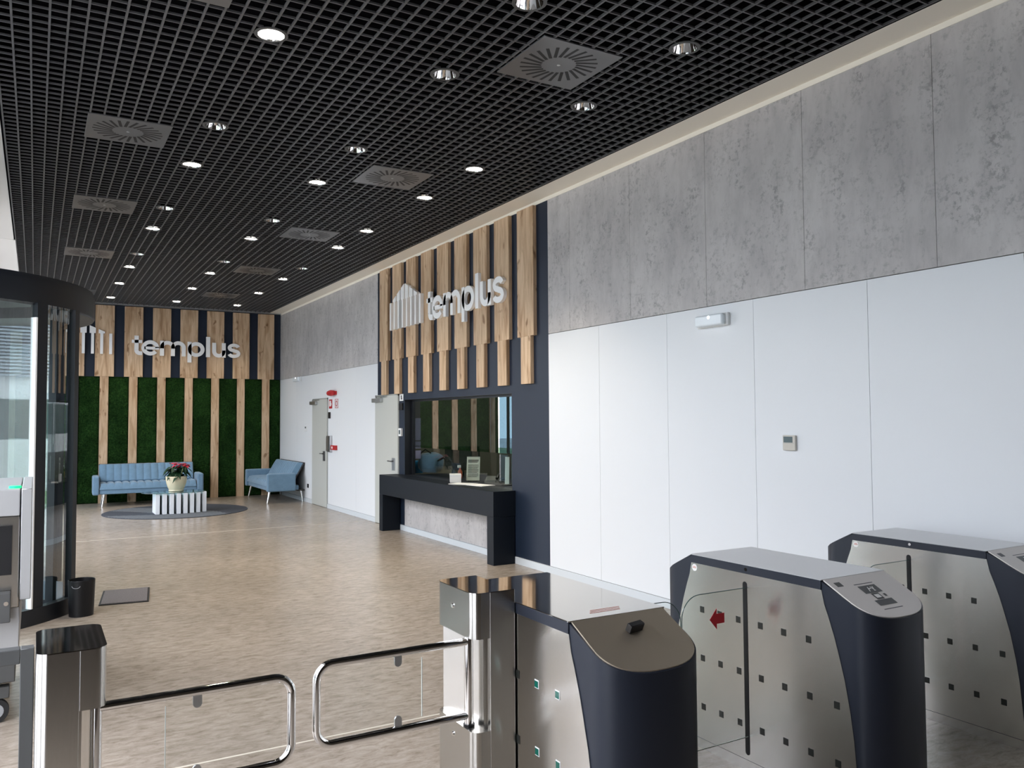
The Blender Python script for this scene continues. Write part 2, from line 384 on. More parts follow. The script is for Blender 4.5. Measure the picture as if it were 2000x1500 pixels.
# outdoors
b = MB(); b.box(-60, XF, -40, 60, -.16, -.03); struct(b.build('ground', 'pave'))
b = MB(); b.box(-12.9, -9, -25, 40, -.03, .01); tag(b.build('lawn', 'grass', loc=(0, 0, 0)), 'green lawn outside beyond the paving', 'lawn', kind='stuff')
t = thing('office_building', 'pale rendered building with grey louvre bands seen through entrance glass', 'building', (-24, 8, 0))
b = MB(); b.box(-6, 0, -30, 30, 0, 9); b.build('wall', 'render_', t)
b = MB()
for k in range(26): b.box(0.02, .25, -28, 28, 3.2+k*.12, 3.2+k*.12+.06)
b.build('louvre_band', 'louvre', t)
b = MB(); b.box(-.0, .2, -28, 28, .9, 2.4); b.build('window_band', 'edge', t)
b = MB(); b.box(-13.2, -13, -30, 34, 0, 1.2); tag(b.build('garden_wall', 'render_'), 'low pale garden wall outside across the lawn', 'wall')

# ------------------------------------------------------------------ downlights and diffusers
def downlight():
    t = thing('downlight', '', 'ceiling light', (0, 0, H))
    b = MB(); b.lathe([(.078, .002), (.098, .002), (.100, -.004), (.079, -.006), (.078, .002)]); b.build('trim_ring', 'greymetal', t)
    b = MB(); b.lathe([(.079, -.005), (.070, .035), (.052, .085), (.035, .10)], seg=14, smooth=False); b.build('reflector', 'chrome', t)
    return t
unlit = downlight(); b = MB(); b.cyl((0, 0, .096), (0, 0, .10), .036, seg=16); b.build('lamp', 'white2', unlit)
lit = downlight(); b = MB(); b.cyl((0, 0, .004), (0, 0, .008), .0785, seg=24); b.build('lamp', 'lampon', lit)
cols = (('left', 1.2), ('middle', 2.363), ('right', 3.514)); yl = [3.83, 4.93, 6.70, 7.83, 9.58, 10.70, 12.42, 13.55, 15.27, 17.10]
LIT = {(1.2, 4.93), (1.2, 7.83), (2.363, 7.83), (3.514, 7.83), (3.514, 6.70), (1.2, 10.70), (2.363, 10.70), (3.514, 9.58), (3.514, 10.70)}
for x in (1.2, 2.363, 3.514):
    for y in (13.55, 15.27, 17.10): LIT.add((x, y))
used = set()
for cn, x in cols:
    k = 0
    for y in yl:
        if cn == 'left' and y == 3.83: continue
        on = (x, y) in LIT; src = lit if on else unlit
        lab = '%s round recessed downlight, %s from the front in the %s ceiling row' % ('glowing' if on else 'unlit chrome', ORD[k], cn); k += 1
        if on not in used: used.add(on); o = src; o.location = (x, y, H); o['label'] = lab; o['group'] = 'recessed downlights in the grille ceiling'
        else: o = dup(src, (x, y, H), lab, 'recessed downlights in the grille ceiling')
        if on:
            l = bpy.data.lights.new('downlight_lamp', 'SPOT'); l.energy = 95 if y < 9 else (75 if y < 12 else (28 if y < 17 else 45)); l.color = (1, .86, .68); l.spot_size = math.radians(95); l.spot_blend = .7; l.shadow_soft_size = .06
            lo = bpy.data.objects.new('downlight_lamp', l); C.objects.link(lo); lo.location = (x, y, H-.012)
def diffuser():
    t = thing('air_diffuser', '', 'air vent', (0, 0, H)); s = .30
    b = MB(); b.box(-s, s, -s, s, -.004, .006, .002); b.build('plate', 'diffuser', t)
    b = MB()
    for k in range(24):
        a = 2*PI*k/24; d = Vector((math.cos(a), math.sin(a), 0)); n = Vector((-d.y, d.x, 0)); d2 = (d+n*.35).normalized()
        p0 = d*.115; p1 = p0+d2*.145; q = Vector((-d2.y, d2.x, 0))*.0110
        z = Vector((0, 0, -.0046)); b.quad(p0-q+z, p1-q+z, p1+q+z, p0+q+z)
    b.build('slots', 'black', t)
    b = MB(); b.cyl((0, 0, -.0065), (0, 0, -.004), .012, seg=12); b.build('screw', 'alu', t)
    return t
df = diffuser(); first = True
for cn, x, yy in (('right', 2.95, [4.42, 7.33, 10.10, 12.93, 15.8]), ('left', .61, [4.42, 7.17, 9.75, 12.66, 16.5])):
    for k, y in enumerate(yy):
        lab = 'square grey swirl air diffuser, %s from the front in the %s ceiling row' % (ORD[k], cn)
        if first: first = False; o = df; o.location = (x, y, H-.002); o['label'] = lab; o['group'] = 'swirl diffusers in the ceiling'
        else: o = dup(df, (x, y, H-.002), lab, 'swirl diffusers in the ceiling')

# ------------------------------------------------------------------ oak battens
XP = W-.045
bt = None
for k in range(9):
    yc = 11.746-.5227*k-.0
    if bt is None:
        bt = thing('wall_batten', '', 'wall panel', (W, yc, 1.98))
        b = MB(); b.box(-.045, -.0005, -.169, .169, .515, ZT-1.98-.006, .001, 1); b.build('wide_board', 'wood', bt)
        b = MB(); b.box(-.044, -.0005, -.101, .101, 0, .5145, .001, 1); b.build('narrow_board', 'wood', bt); o = bt
    else: o = dup(bt, (W, yc, 1.98))
    o['label'] = 'oak batten with narrow tail on the navy wall above the desk, %s from the left' % ORD[k]; o['group'] = 'oak battens on the navy wall'
bk = None
for k in range(11):
    xc = 4.307-.5235*k
    if bk is None:
        bk = thing('wall_batten', '', 'wall panel', (xc, D, 0))
        b = MB(); b.box(-.17, .17, -.06, -.0005, 2.492, ZT, .001, 1); b.build('wide_board', 'wood', bk)
        b = MB(); b.box(-.077, .077, -.055, -.0005, 0, 2.4915, .001, 1); b.build('narrow_board', 'wood', bk); o = bk
    else:
        if xc-.17 < XF: break
        o = dup(bk, (xc, D, 0))
    o['label'] = 'full height oak batten on the far moss wall, %s from the right corner' % ORD[k]; o['group'] = 'oak battens on the moss wall'
# moss between them
rnd = random.Random(3)
xs = [W]+[4.307-.5235*k for k in range(10)]
for k in range(10):
    x1 = W-.012 if k == 0 else xs[k]-.0775; x0 = max(XF+.002, xs[k+1]+.0775)
    if x1 < XF+.1: continue
    b = MB(); nu = max(4, int((x1-x0)/.02)); nv = 124; rows = []
    for j in range(nv+1):
        z = .004+2.484*j/nv; row = []
        for i in range(nu+1):
            e = (i in (0, nu)) or (j in (0, nv))
            x = x0+(x1-x0)*i/nu; dpt = 0.0 if e else .018+.022*rnd.random()
            if i in (1, nu-1): x += (rnd.random()-.5)*.022
            row.append(b.bm.verts.new((x-(x0+x1)/2, -dpt-.001, z)))
        rows.append(row)
    for j in range(nv):
        for i in range(nu): b._f([rows[j][i], rows[j][i+1], rows[j+1][i+1], rows[j+1][i]])
    tag(b.build('moss_panel', 'moss', loc=((x0+x1)/2, D, 0)), 'dark green moss strip between oak battens, %s from the right corner' % ORD[k], 'moss panel', 'moss strips on the far wall')

# ------------------------------------------------------------------ signs
def strokes():
    def arc(cx, cy, rx, ry, a0, a1, n=20):
        return [(cx+rx*math.cos(math.radians(a0+(a1-a0)*i/n)), cy+ry*math.sin(math.radians(a0+(a1-a0)*i/n))) for i in range(n+1)]
    L = {}
    L['t'] = [([(.085, .388), (.085, .10)]+arc(.147, .10, .062, .063, 180, 270, 8)+[(.190, .037)], .076), ([(0, .272), (.188, .272)], .062)]
    L['e'] = [(arc(.163, .152, .126, .117, 0, 322, 40), .074), ([(.05, .147), (.326, .147)], .056)]
    L['m'] = [([(.038, 0), (.038, .305)], .076)]+[([(.038+.2075*i, .15)]+arc(.1418+.2075*i, .175, .1038, .094, 180, 0, 20)+[(.2455+.2075*i, 0)], .074) for i in (0, 1)]
    L['p'] = [([(.038, -.122), (.038, .305)], .076), (arc(.168, .152, .127, .117, 0, 360, 40), .074)]
    L['l'] = [([(.040, 0), (.040, .422)], .079)]
    L['u'] = [([(.038, .305)]+arc(.134, .130, .096, .093, 180, 360, 20)+[(.230, .15)], .074), ([(.232, 0), (.232, .305)], .076)]
    L['s'] = [(arc(.132, .214, .090, .055, 12, 262, 20)+arc(.132, .0905, .096, .0565, 82, -168, 20), .069)]
    return L
GL = strokes(); OFF = dict(zip('templus', (0, .178, .521, 1.049, 1.412, 1.535, 1.843)))
def stroke(b, pts, w, fn, d0, d1):
    n = len(pts); closed = math.hypot(pts[0][0]-pts[-1][0], pts[0][1]-pts[-1][1]) < 1e-6; Lf, Rt = [], []
    for i, p in enumerate(pts):
        a = pts[i-1] if i else (pts[-2] if closed else p); c = pts[i+1] if i < n-1 else (pts[1] if closed else p)
        dx, dy = c[0]-a[0], c[1]-a[1]; l = math.hypot(dx, dy); nx_, ny_ = -dy/l, dx/l
        Lf.append((p[0]+nx_*w/2, p[1]+ny_*w/2)); Rt.append((p[0]-nx_*w/2, p[1]-ny_*w/2))
    V = [[b.bm.verts.new(fn(u, v, d)) for u, v in side] for side in (Lf, Rt) for d in (d0, d1)]
    L0, L1, R0, R1 = V
    for i in range(n-1):
        b._f([L0[i], L0[i+1], R0[i+1], R0[i]]); b._f([L1[i], R1[i], R1[i+1], L1[i+1]])
        b._f([L0[i], L1[i], L1[i+1], L0[i+1]]); b._f([R0[i], R0[i+1], R1[i+1], R1[i]])
    if not closed: b._f([L0[0], R0[0], R1[0], L1[0]]); b._f([L0[-1], L1[-1], R1[-1], R0[-1]])
def sign(label, loc, rotz, tstart, pitch):
    t = thing('wall_sign', label, 'sign', loc, rotz)
    fn = lambda u, v, d: (u, -d, v)
    for ch in 'templus':
        b = MB()
        for pts, w in GL[ch]: stroke(b, [(p[0]+OFF[ch]+tstart, p[1]) for p in pts], w, fn, .001, .043)
        o = b.build('letter', 'lettering', t)
    ctr = .025+3.5*pitch
    for k in range(8):
        c = .025+k*pitch; b = MB()
        if k in (0, 7): b.box(c-.025, c+.025, -.05, -.001, 0, .405)
        else:
            b.box(c-.025, c+.025, -.05, -.001, 0, .41)
            g = lambda u: .632-.205*abs(u-ctr)/(3*pitch)
            b.prism([(c-.054, .405), (c+.054, .405), (c+.054, g(c+.054)), (c-.054, g(c-.054))], fn, .001, .0505)
        b.build('logo_column', 'lettering', t)
    return t
sign('large white word and temple logo on the oak battens above the reception desk', (XP, 11.374, 2.925), -PI/2, 1.31, .1535)
sign('white word and temple logo on the far moss wall above the sofa', (.124, D-.06, 2.932), 0, 1.527, .16)

# ------------------------------------------------------------------ doors, wall fittings
def door(name, y0, y1, zt, lab):
    b = MB(); b.box(W-.012, W, y0, y0+.03, 0, zt); b.box(W-.012, W, y1-.03, y1, 0, zt); b.box(W-.012, W, y0, y1, zt-.03, zt)
    d = struct(b.build(name, 'doorframe'), lab)
    b = MB(); b.box(W-.018, W-.001, y0+.022, y1-.008, .008, zt-.022, .002); b.build('door_leaf', 'door', d)
    hy = y0+.17
    b = MB(); b.box(W-.028, W-.018, hy-.055, hy+.055, .85, 1.03, .003); pl = b.build('handle_plate', 'greymetal' if name == 'door_1' else 'alu', d)
    b = MB(); b.tube([(W-.026, hy, .985), (W-.06, hy, .985), (W-.065, hy+.02, .985), (W-.065, hy+.13, .985)], .009, 8); b.build('handle', 'greymetal', pl)
    b = MB(); b.box(W-.065, W-.018, y1-.34, y1+.03, zt-.115, zt-.05, .004); c = b.build('door_closer', 'alu', d)
    b = MB(); b.tube([(W-.045, y1-.15, zt-.05), (W-.06, y1-.15, zt-.03), (W-.05, y1-.52, zt-.028)], .008, 6); b.build('closer_arm', 'alu', c)
door('door_1', 14.615, 15.56, 2.01, 'plain grey door in the white wall beside the fire alarm')
door('door_2', 11.235, 12.185, 1.985, 'plain grey door at the left end of the reception desk')

def em_lamp(y0, y1, z0, z1, lab):
    yc = (y0+y1)/2; t = thing('emergency_lamp', lab, 'emergency light', (W, yc, z0), 0, 'emergency lights on the right wall'); w = (y1-y0)/2; h = z1-z0
    b = MB(); b.box(-.03, -.0005, -w-.02, w+.02, 0, h, .006); b.build('housing', 'white2', t)
    b = MB(); b.box(-.075, -.028, -w, w, .006, h-.006, .015, 3); ln = b.build('diffuser_cover', 'lens', t)
    b = MB(); b.cyl((-.0765, -w*.05, h*.72), (-.072, -w*.05, h*.72), .012, seg=12); b.build('indicator', 'emled', ln)
em_lamp(4.60, 4.90, 2.315, 2.415, 'white emergency light on the wall above the turnstiles, with a bright point lit')
em_lamp(16.34, 16.76, 2.385, 2.485, 'small white emergency light on the wall near the far corner')

t = thing('thermostat', 'small beige thermostat with grey display on the white wall', 'thermostat', (W, 4.02, 1.365))
b = MB(); b.box(-.022, -.0005, -.056, .056, 0, .108, .006); b.build('housing', 'beigep', t)
b = MB(); b.box(-.0235, -.021, -.034, .046, .056, .098, .001, 1); b.build('display', 'lcd', t)
b = MB(); b.box(-.0235, -.021, -.045, .05, .052, .0535); b.build('cover_seam', 'groove', t)

t = thing('fire_alarm', 'red fire alarm sounder high on the wall right of the far door', 'fire alarm', (W, 14.26, 2.03))
b = MB(); b.box(-.02, -.0005, -.15, .15, .02, .09, .008); b.build('base', 'red', t)
b = MB(); b.lathe([(.0, 0), (.05, 0), (.062, .05), (.048, .10), (.0, .105)], seg=20)
bmesh.ops.rotate(b.bm, verts=b.bm.verts[:], cent=(0, 0, 0), matrix=Matrix.Rotation(PI/2, 3, 'X'))
bmesh.ops.scale(b.bm, verts=b.bm.verts[:], vec=(.9, 2.7, .9)); bmesh.ops.translate(b.bm, verts=b.bm.verts[:], vec=(-.055, .15, .055)); b.build('horn', 'red', t)
def small(name, lab, cat, y0, y1, z0, z1, dep, mat, group=None, bev=.002):
    t = thing(name, lab, cat, (W, (y0+y1)/2, z0), 0, group); w = (y1-y0)/2
    b = MB(); b.box(-dep, -.0005, -w, w, 0, z1-z0, bev, 1); b.build('plate' if dep < .01 else 'housing', mat, t)
    return t
t = small('fire_sign', 'red sign with white hose symbol beside the far door', 'sign', 14.376, 14.555, 1.81, 1.975, .004, 'red', bev=.0005)
b = MB(); b.box(-.0055, -.004, -.03, .06, .04, .14); b.box(-.0055, -.004, -.055, -.03, .06, .10); b.build('symbol', 'white2', t)
t = small('fire_sign', 'white sign with red ring symbol under the fire alarm', 'sign', 14.03, 14.215, 1.81, 1.98, .004, 'white2', bev=.0005)
b = MB(); b.box(-.0055, -.004, -.085, .085, 0.004, .012); b.box(-.0055, -.004, -.085, .085, .158, .166); b.box(-.0055, -.004, -.088, -.07, .004, .166); b.box(-.0055, -.004, .07, .088, .004, .166)
for k in range(20):
    a, c = 2*PI*k/20, 2*PI*(k+1)/20
    b.quad((-.0056, .045*math.cos(a), .085+.055*math.sin(a)), (-.0056, .045*math.cos(c), .085+.055*math.sin(c)), (-.0056, .028*math.cos(c), .085+.034*math.sin(c)), (-.0056, .028*math.cos(a), .085+.034*math.sin(a)))
b.build('symbol', 'red', t)
small('access_reader', 'narrow black card reader on the wall beside the far door', 'card reader', 14.47, 14.555, 1.63, 1.745, .02, 'black')
t = small('extinguisher_cabinet', 'recessed grey metal box on the wall beside the far door', 'cabinet', 14.37, 14.60, 1.03, 1.318, .045, 'alu')
b = MB(); b.box(-.047, -.044, -.11, -.02, .006, .282); b.build('door', 'greymetal', t)
t = small('fire_call_point', 'small red call point right of the far door at chest height', 'call point', 14.08, 14.335, 1.07, 1.15, .04, 'red')
b = MB(); b.box(-.0415, -.04, .02, .09, .02, .06); b.build('button', 'white2', t)
t = small('wall_switch', 'small white switch panel on the wall left of the far door', 'switch', 15.94, 16.08, 1.38, 1.485, .015, 'white2')
b = MB(); b.box(-.0165, -.015, -.03, .04, .06, .095); b.build('display', 'lcd', t)
small('wall_socket', 'small black socket low on the wall beside the far door', 'socket', 15.82, 15.895, .285, .36, .012, 'black')
t = small('wall_sign', 'small white square pictogram sign by the top of the near door', 'sign', 11.075, 11.215, 1.875, 1.975, .004, 'white2', bev=.0005)
b = MB(); b.cyl((-.0055, 0, .065), (-.004, 0, .065), .018, seg=12); b.box(-.0055, -.004, -.025, .012, .02, .05); b.build('symbol', 'ink', t)
t = small('access_reader', 'black card reader under the small white pictogram sign', 'card reader', 11.08, 11.205, 1.74, 1.84, .02, 'black')
t = small('intercom_panel', 'white intercom panel at the right edge of the near door', 'intercom', 11.10, 11.205, 1.36, 1.475, .03, 'white2')
b = MB(); b.box(-.0315, -.03, -.03, .03, .03, .09); b.build('display', 'lcd', t)

# ------------------------------------------------------------------ reception window and office behind
GXP = W+.125
b = MB(); b.box(W, GXP, WY1-.004, WY1, WZ0, WZ1); b.box(W, GXP, WY0, WY0+.004, WZ0, WZ1); b.box(W, GXP, WY0, WY1, WZ1-.004, WZ1); b.box(W+.002, W+.13, WY0, WY1, WZ0-.02, DT)
b.box(GXP-.02, GXP+.02, WY0, WY1, WZ1-.03, WZ1); b.box(GXP-.02, GXP+.02, WY0, WY0+.02, WZ0, WZ1); b.box(GXP-.02, GXP+.02, WY1-.05, WY1, WZ0, WZ1)
w2 = struct(b.build('window_2', 'darkframe'), 'reception window with mirror-like glass in the navy wall')
b = MB(); b.box(GXP-.003, GXP+.003, WY0+.02, WY1-.05, 1.20, WZ1-.03); b.build('pane', 'booth', w2)
b = MB(); b.box(GXP+.012, GXP+.018, WY0+.02, WY1-.05, WZ0+.02, 1.23); b.build('pane', 'lower', w2)
b = MB(); b.box(GXP-.004, GXP+.02, 8.66, 8.672, 1.2, WZ1-.03); b.build('mullion', 'darkframe', w2)
for nm, bx in (('wall_office_front', (W+T+.02, 7.2, 7.4, 7.5, 0, 2.9)), ('wall_office_rear', (W+T+.02, 7.2, 11.6, 11.7, 0, 2.9)), ('wall_office_side', (7.2, 7.3, 7.4, 11.7, 0, 2.9)), ('ceiling_office', (W+T+.02, 7.3, 7.4, 11.7, 2.9, 3.0)), ('floor_office', (W+T+.02, 7.3, 7.4, 11.7, -.1, 0))):
    b = MB(); b.box(*bx); struct(b.build(nm, 'office'))
l = bpy.data.lights.new('office_fill', 'AREA'); l.shape = 'RECTANGLE'; l.size = 1.2; l.size_y = 2.4; l.energy = 55; l.color = (1, .95, .86)  # unseen lamp added to brighten the items behind the window
lo = bpy.data.objects.new('office_fill', l); C.objects.link(lo); lo.location = (5.9, 9.5, 2.85)

# reception desk (front frame) and its counter running through the window
t = thing('reception_desk', 'long black reception desk with slab legs under the window', 'desk', (DX, (DY0+DY1)/2, 0)); hw = (DY1-DY0)/2
b = MB(); b.box(0, W-DX-.001, -hw, hw, .525, DT, .002, 1); b.build('top', 'desk', t)
b = MB(); b.box(0, W-DX-.014, -hw, -hw+.15, 0, .5245, .002, 1); b.build('leg', 'desk', t)
b = MB(); b.box(0, W-DX-.014, hw-.13, hw, 0, .5245, .002, 1); b.build('leg', 'desk', t)
t = thing('office_counter', 'black inner counter behind the reception window', 'counter', (W+.135, 9.48, 0))
b = MB(); b.box(0, .80, -1.52, 1.52, DT-.03, DT); b.build('worktop', 'desk', t)
b = MB(); b.box(.1, .7, -1.45, 1.45, 0, DT-.031); b.build('cabinet', 'officedesk', t)
Z = DT
def item(name, lab, cat, loc, rz=0, group=None): return thing(name, lab, cat, loc, rz, group)
t = item('card_box', 'white cardboard box on the black reception counter', 'box', (4.62, 9.36, Z), math.radians(-25))
b = MB(); b.box(-.07, .07, -.13, .13, 0, .10, .002, 1); b.build('body', 'paper', t)
b = MB(); b.box(-.072, .072, -.132, .132, .075, .101, .001, 1); b.build('lid', 'white2', t)
for k, (x_, y_, rz) in enumerate(((4.56, 9.02, .5), (4.64, 8.72, .2))):
    b = MB(); b.box(-.105, .105, -.15, .15, 0, .006); tag(b.build('paper_stack', 'paper', loc=(x_, y_, Z), rotz=rz), ['white papers lying beside the white box on the counter', 'white papers lying further right on the counter, away from the box'][k], 'papers', 'papers on the counter')
b = MB(); b.box(-.09, .09, -.055, .055, 0, .185, .003, 1); tag(b.build('blue_box', 'bluebox', loc=(4.90, 11.25, Z), rotz=.1), 'bright blue carton behind the left end of the window', 'box')
t = item('backpack', 'blue grey backpack lying behind the window beside the blue carton', 'bag', (5.02, 10.98, Z), .35)
b = MB(); bmesh.ops.create_icosphere(b.bm, subdivisions=3, radius=.19)
for v in b.bm.verts:
    q = v.co.normalized(); k = (abs(q.x)**3.2+abs(q.y)**3.2+abs(q.z)**3.2)**(-1/3.2); v.co = q*k*.165*(1-.12*max(0, q.z)); v.co.z = v.co.z*.95+.174; v.co.y *= 1.25; v.co.x *= .75; v.co *= 1+.04*math.sin(v.co.y*31)*math.cos(v.co.z*27)
for f in b.bm.faces: f.smooth = True
b.build('body', 'denim', t)
b = MB(); b.tube([(-.05, -.2, .2), (-.08, -.34, .25), (-.08, -.44, .2), (-.08, -.5, .08), (-.07, -.5, .01)], .016, 8); b.build('strap', 'black', t)
b = MB(); b.tube([(-.10, .1, .31), (-.11, .0, .36), (-.10, -.1, .31)], .01, 8); b.build('carry_handle', 'black', t)
t = item('monitor', 'dark flat monitor turned away behind the middle of the window', 'monitor', (5.14, 10.2, Z), .8)
b = MB(); b.box(-.02, .02, -.25, .25, .09, .42, .006); b.build('screen', 'black', t)
b = MB(); b.box(-.03, .0, -.03, .03, .01, .2); b.build('stand', 'black', t); b = MB(); b.box(-.1, .1, -.12, .12, 0, .012, .003); b.build('base', 'black', t)
t = item('notice_stand', 'white notice sheet with dense black print propped on the counter', 'notice', (4.86, 9.34, Z+.012), .95)
b = MB(); b.prism([(-.01, 0), (.0, 0), (.075, .30), (.065, .30)], lambda u, v, d: (u, d, v), -.085, .085); b.build('sheet', 'paper', t)
b = MB()
for k in range(15):
    zz = .045+k*.0135; th = .0085 if k in (13, 14, 12) else .0055; zz += .02 if k > 11 else 0
    o_ = zz*.25-.0125; w_ = .068 if k % 4 else .055
    b.quad((o_, -w_, zz), (o_, .068, zz), (o_+th*.25, .068, zz+th), (o_+th*.25, -w_, zz+th))
b.build('print', 'ink', t)
b = MB(); b.prism([(.064, .299), (.077, .299), (.080, .308), (.066, .308)], lambda u, v, d: (u, d, v), -.088, .088); b.build('clip_bar', 'black', t)
b = MB(); b.box(-.04, .10, -.06, .06, -.012, 0, .002, 1); b.build('base', 'black', t)
t = item('desk_phone', 'grey desk telephone on the counter behind the notice sheet', 'phone', (5.02, 9.1, Z), .9)
b = MB(); b.prism([(-.1, 0), (.1, 0), (.1, .07), (-.1, .025)], lambda u, v, d: (u, d, v), -.09, .09); b.build('body', 'greymetal', t)
b = MB(); b.tube([(-.07, -.06, .05), (-.02, -.062, .075), (.06, -.062, .085), (.09, -.06, .09)], .018, 8); b.build('handset', 'black', t)
b = MB(); b.tube([(.09, -.06, .08), (.05, -.16, .02), (-.03, -.2, .015), (-.06, -.12, .012)], .005, 6); b.build('cord', 'black', t)
t = item('tablet_stand', 'slim pale tablet standing upright at the right end of the window', 'tablet', (4.88, 8.50, Z), .9)
b = MB(); b.prism([(0, .02), (.012, .02), (.05, .34), (.038, .34)], lambda u, v, d: (u, d, v), -.026, .026); b.build('screen', 'lens', t)
b = MB(); b.cyl((.02, 0, 0), (.02, 0, .012), .07, seg=20); b.build('base', 'black', t)
b = MB(); b.tube([(.03, .04, .015), (-.02, .14, .05), (-.03, .10, .10), (.02, .03, .07)], .004, 6); b.build('cable', 'black', t)
t = item('spray_bottle', 'small orange bottle with white nozzle behind the white box', 'bottle', (4.98, 9.95, Z))
b = MB(); b.lathe([(0, 0), (.03, 0), (.03, .09), (.012, .12), (.012, .14), (0, .14)], seg=14); b.build('body', 'bottle', t)
b = MB(); b.box(-.035, .012, -.01, .01, .14, .175, .003, 1); b.build('nozzle', 'white2', t)
for k, (z0, z1) in enumerate(((1.30, 1.62), (1.18, 1.28), (1.03, 1.15))):
    b = MB(); b.box(-.0, .10, -.004, 0, 0, z1-z0); tag(b.build('lilac_sheet', 'lilacsheet', loc=(GXP+.03, 11.035, z0)), 'lilac sheet inside the left end of the window, %s of three' % ['topmost', 'middle', 'lowest'][k], 'notice', 'lilac sheets inside the booth')  # flat lilac sheets just inside the window edge

# ------------------------------------------------------------------ seating
def sofa(label, loc, rz):
    t = thing('sofa', label, 'sofa', loc, rz); w = .975
    def pad(name, nch, u0, u1, fn, thick):
        # channel tufted slab: fn(u, s, d) maps width, profile parameter and depth to space
        b = MB(); nu = nch*6; rows = []
        prof = [(0, 0), (.03, .6), (.08, .92), (.2, 1), (.5, 1.03), (.8, 1), (.92, .92), (.97, .6), (1, 0)]
        for i in range(nu+1):
            u = u0+(u1-u0)*i/nu; ph = (i % 6)/6; g = math.sin(PI*ph) if i % 6 else 0
            k = (.80+.20*g**.5) if 0 < i < nu else .0
            rows.append([b.bm.verts.new(fn(u, s, thick*d*k)) for s, d in prof]+[b.bm.verts.new(fn(u, 1, 0)), b.bm.verts.new(fn(u, 0, 0))][:0])
        m = len(rows[0])
        for i in range(nu):
            for j in range(m-1): b._f([rows[i][j], rows[i+1][j], rows[i+1][j+1], rows[i][j+1]], True)
            b._f([rows[i][0], rows[i][-1], rows[i+1][-1], rows[i+1][0]])
        return b
    a = .115
    b = MB(); b.box(-w+a, w-a, .02, .62, .235, .33, .02); b.build('seat_base', 'blue', t)
    pad('seat', 13, -w+a+.003, w-a-.003, lambda u, s, d: (u, .0+.56*s, .325+d), .125).build('seat', 'blue', t)
    ang = math.radians(24)
    def bf(u, s, d):
        y0, z0 = .50+.20*s, .40+.36*s; return (u, y0-d*math.cos(ang), z0+d*math.sin(ang))
    pad('back', 13, -w+a+.003, w-a-.003, bf, .10).build('backrest', 'blue', t)
    b = MB(); b.prism([(.50, .39), (.52, .38), (.735, .765), (.70, .775)], lambda u, v, d: (d, u, v), -w+a+.006, w-a-.006); b.build('back_panel', 'greyboard', t)
    b = MB(); b.box(-w+a+.01, w-a-.01, .60, .74, .215, .24, .004, 1); b.build('rear_board', 'greyboard', t)
    for s in (-1, 1):
        x0, x1 = (w-a, w) if s > 0 else (-w, -w+a)
        b = MB(); b.box(x0, x1, -.02, .53, .225, .575, .03, 4)
        for f in b.bm.faces: f.smooth = True
        b.build('armrest', 'blue', t)
        for yf, dy in ((.07, -.05), (.68, .03)):
            xb = s*(w-.20); b = MB(); b.cyl((xb, yf, .24), (xb+s*.035, yf+dy, 0), .024, .014, 12); b.build('leg', 'chrome', t)
    return t
sofa('light blue channel tufted sofa with chrome legs in front of the moss wall', (1.915, 17.08, 0), math.radians(-2.0))
sofa('light blue sofa with chrome legs seen end-on against the white wall by the far door', (3.885, 16.925, 0), -PI/2)

b = MB(); cx, cy, R_ = 2.2, 15.62, 1.2; n = 72
pts = [(R_*math.cos(2*PI*i/n), R_*math.sin(2*PI*i/n)) for i in range(n)]
b.mi = 0; b.prism(pts, lambda u, v, d: (u, v, d), 0, .008)
b.mi = 1
def inside(p, q):   # lighter curved band sweeping across the rug
    r = math.hypot(p, q); return -.42 < q*.55+p*.83+.30*q*q < .30 or q < -.62-.35*p
g = 64
for i in range(g):
    for j in range(g):
        x0, x1, y0, y1 = (R_*(2*i/g-1), R_*(2*(i+1)/g-1), R_*(2*j/g-1), R_*(2*(j+1)/g-1))
        if max(math.hypot(a_, c_) for a_ in (x0, x1) for c_ in (y0, y1)) < R_ and inside((x0+x1)/2, (y0+y1)/2): b.quad((x0, y0, .0088), (x1, y0, .0088), (x1, y1, .0088), (x0, y1, .0088))
tag(b.build('rug', ['rugd', 'rugl'], loc=(cx, cy, 0)), 'round two-tone grey rug under the coffee table', 'rug')

t = thing('coffee_table', 'glass topped coffee table on a white slatted base', 'coffee table', (2.19, 15.42, .009), 0)
b = MB(); b.box(-.32, .38, -.10, .14, .0, .30); b.build('core', 'black', t)
for k in range(8):
    x0 = -.392+k*.1095; q = (k-3.5)/3.5; yf = -.325+.10*q*q+.025*q
    b = MB(); b.box(x0, x0+.068, yf, .24-.06*q*q, 0, .35, .002, 1); b.build('slat', 'tablewhite', t)
n = 56; pts = [(.52*math.copysign(abs(math.cos(2*PI*i/n))**.8, math.cos(2*PI*i/n)), .33*math.copysign(abs(math.sin(2*PI*i/n))**.8, math.sin(2*PI*i/n))) for i in range(n)]
b = MB(); b.prism(pts, lambda u, v, d: (u-.07, v, d), .3505, .362); tp = b.build('tabletop', 'tabletop', t)
b = MB(); b.tube([(u-.07, v, .3563) for u, v in pts], .0045, 6, True); b.build('edge', 'edge', tp)

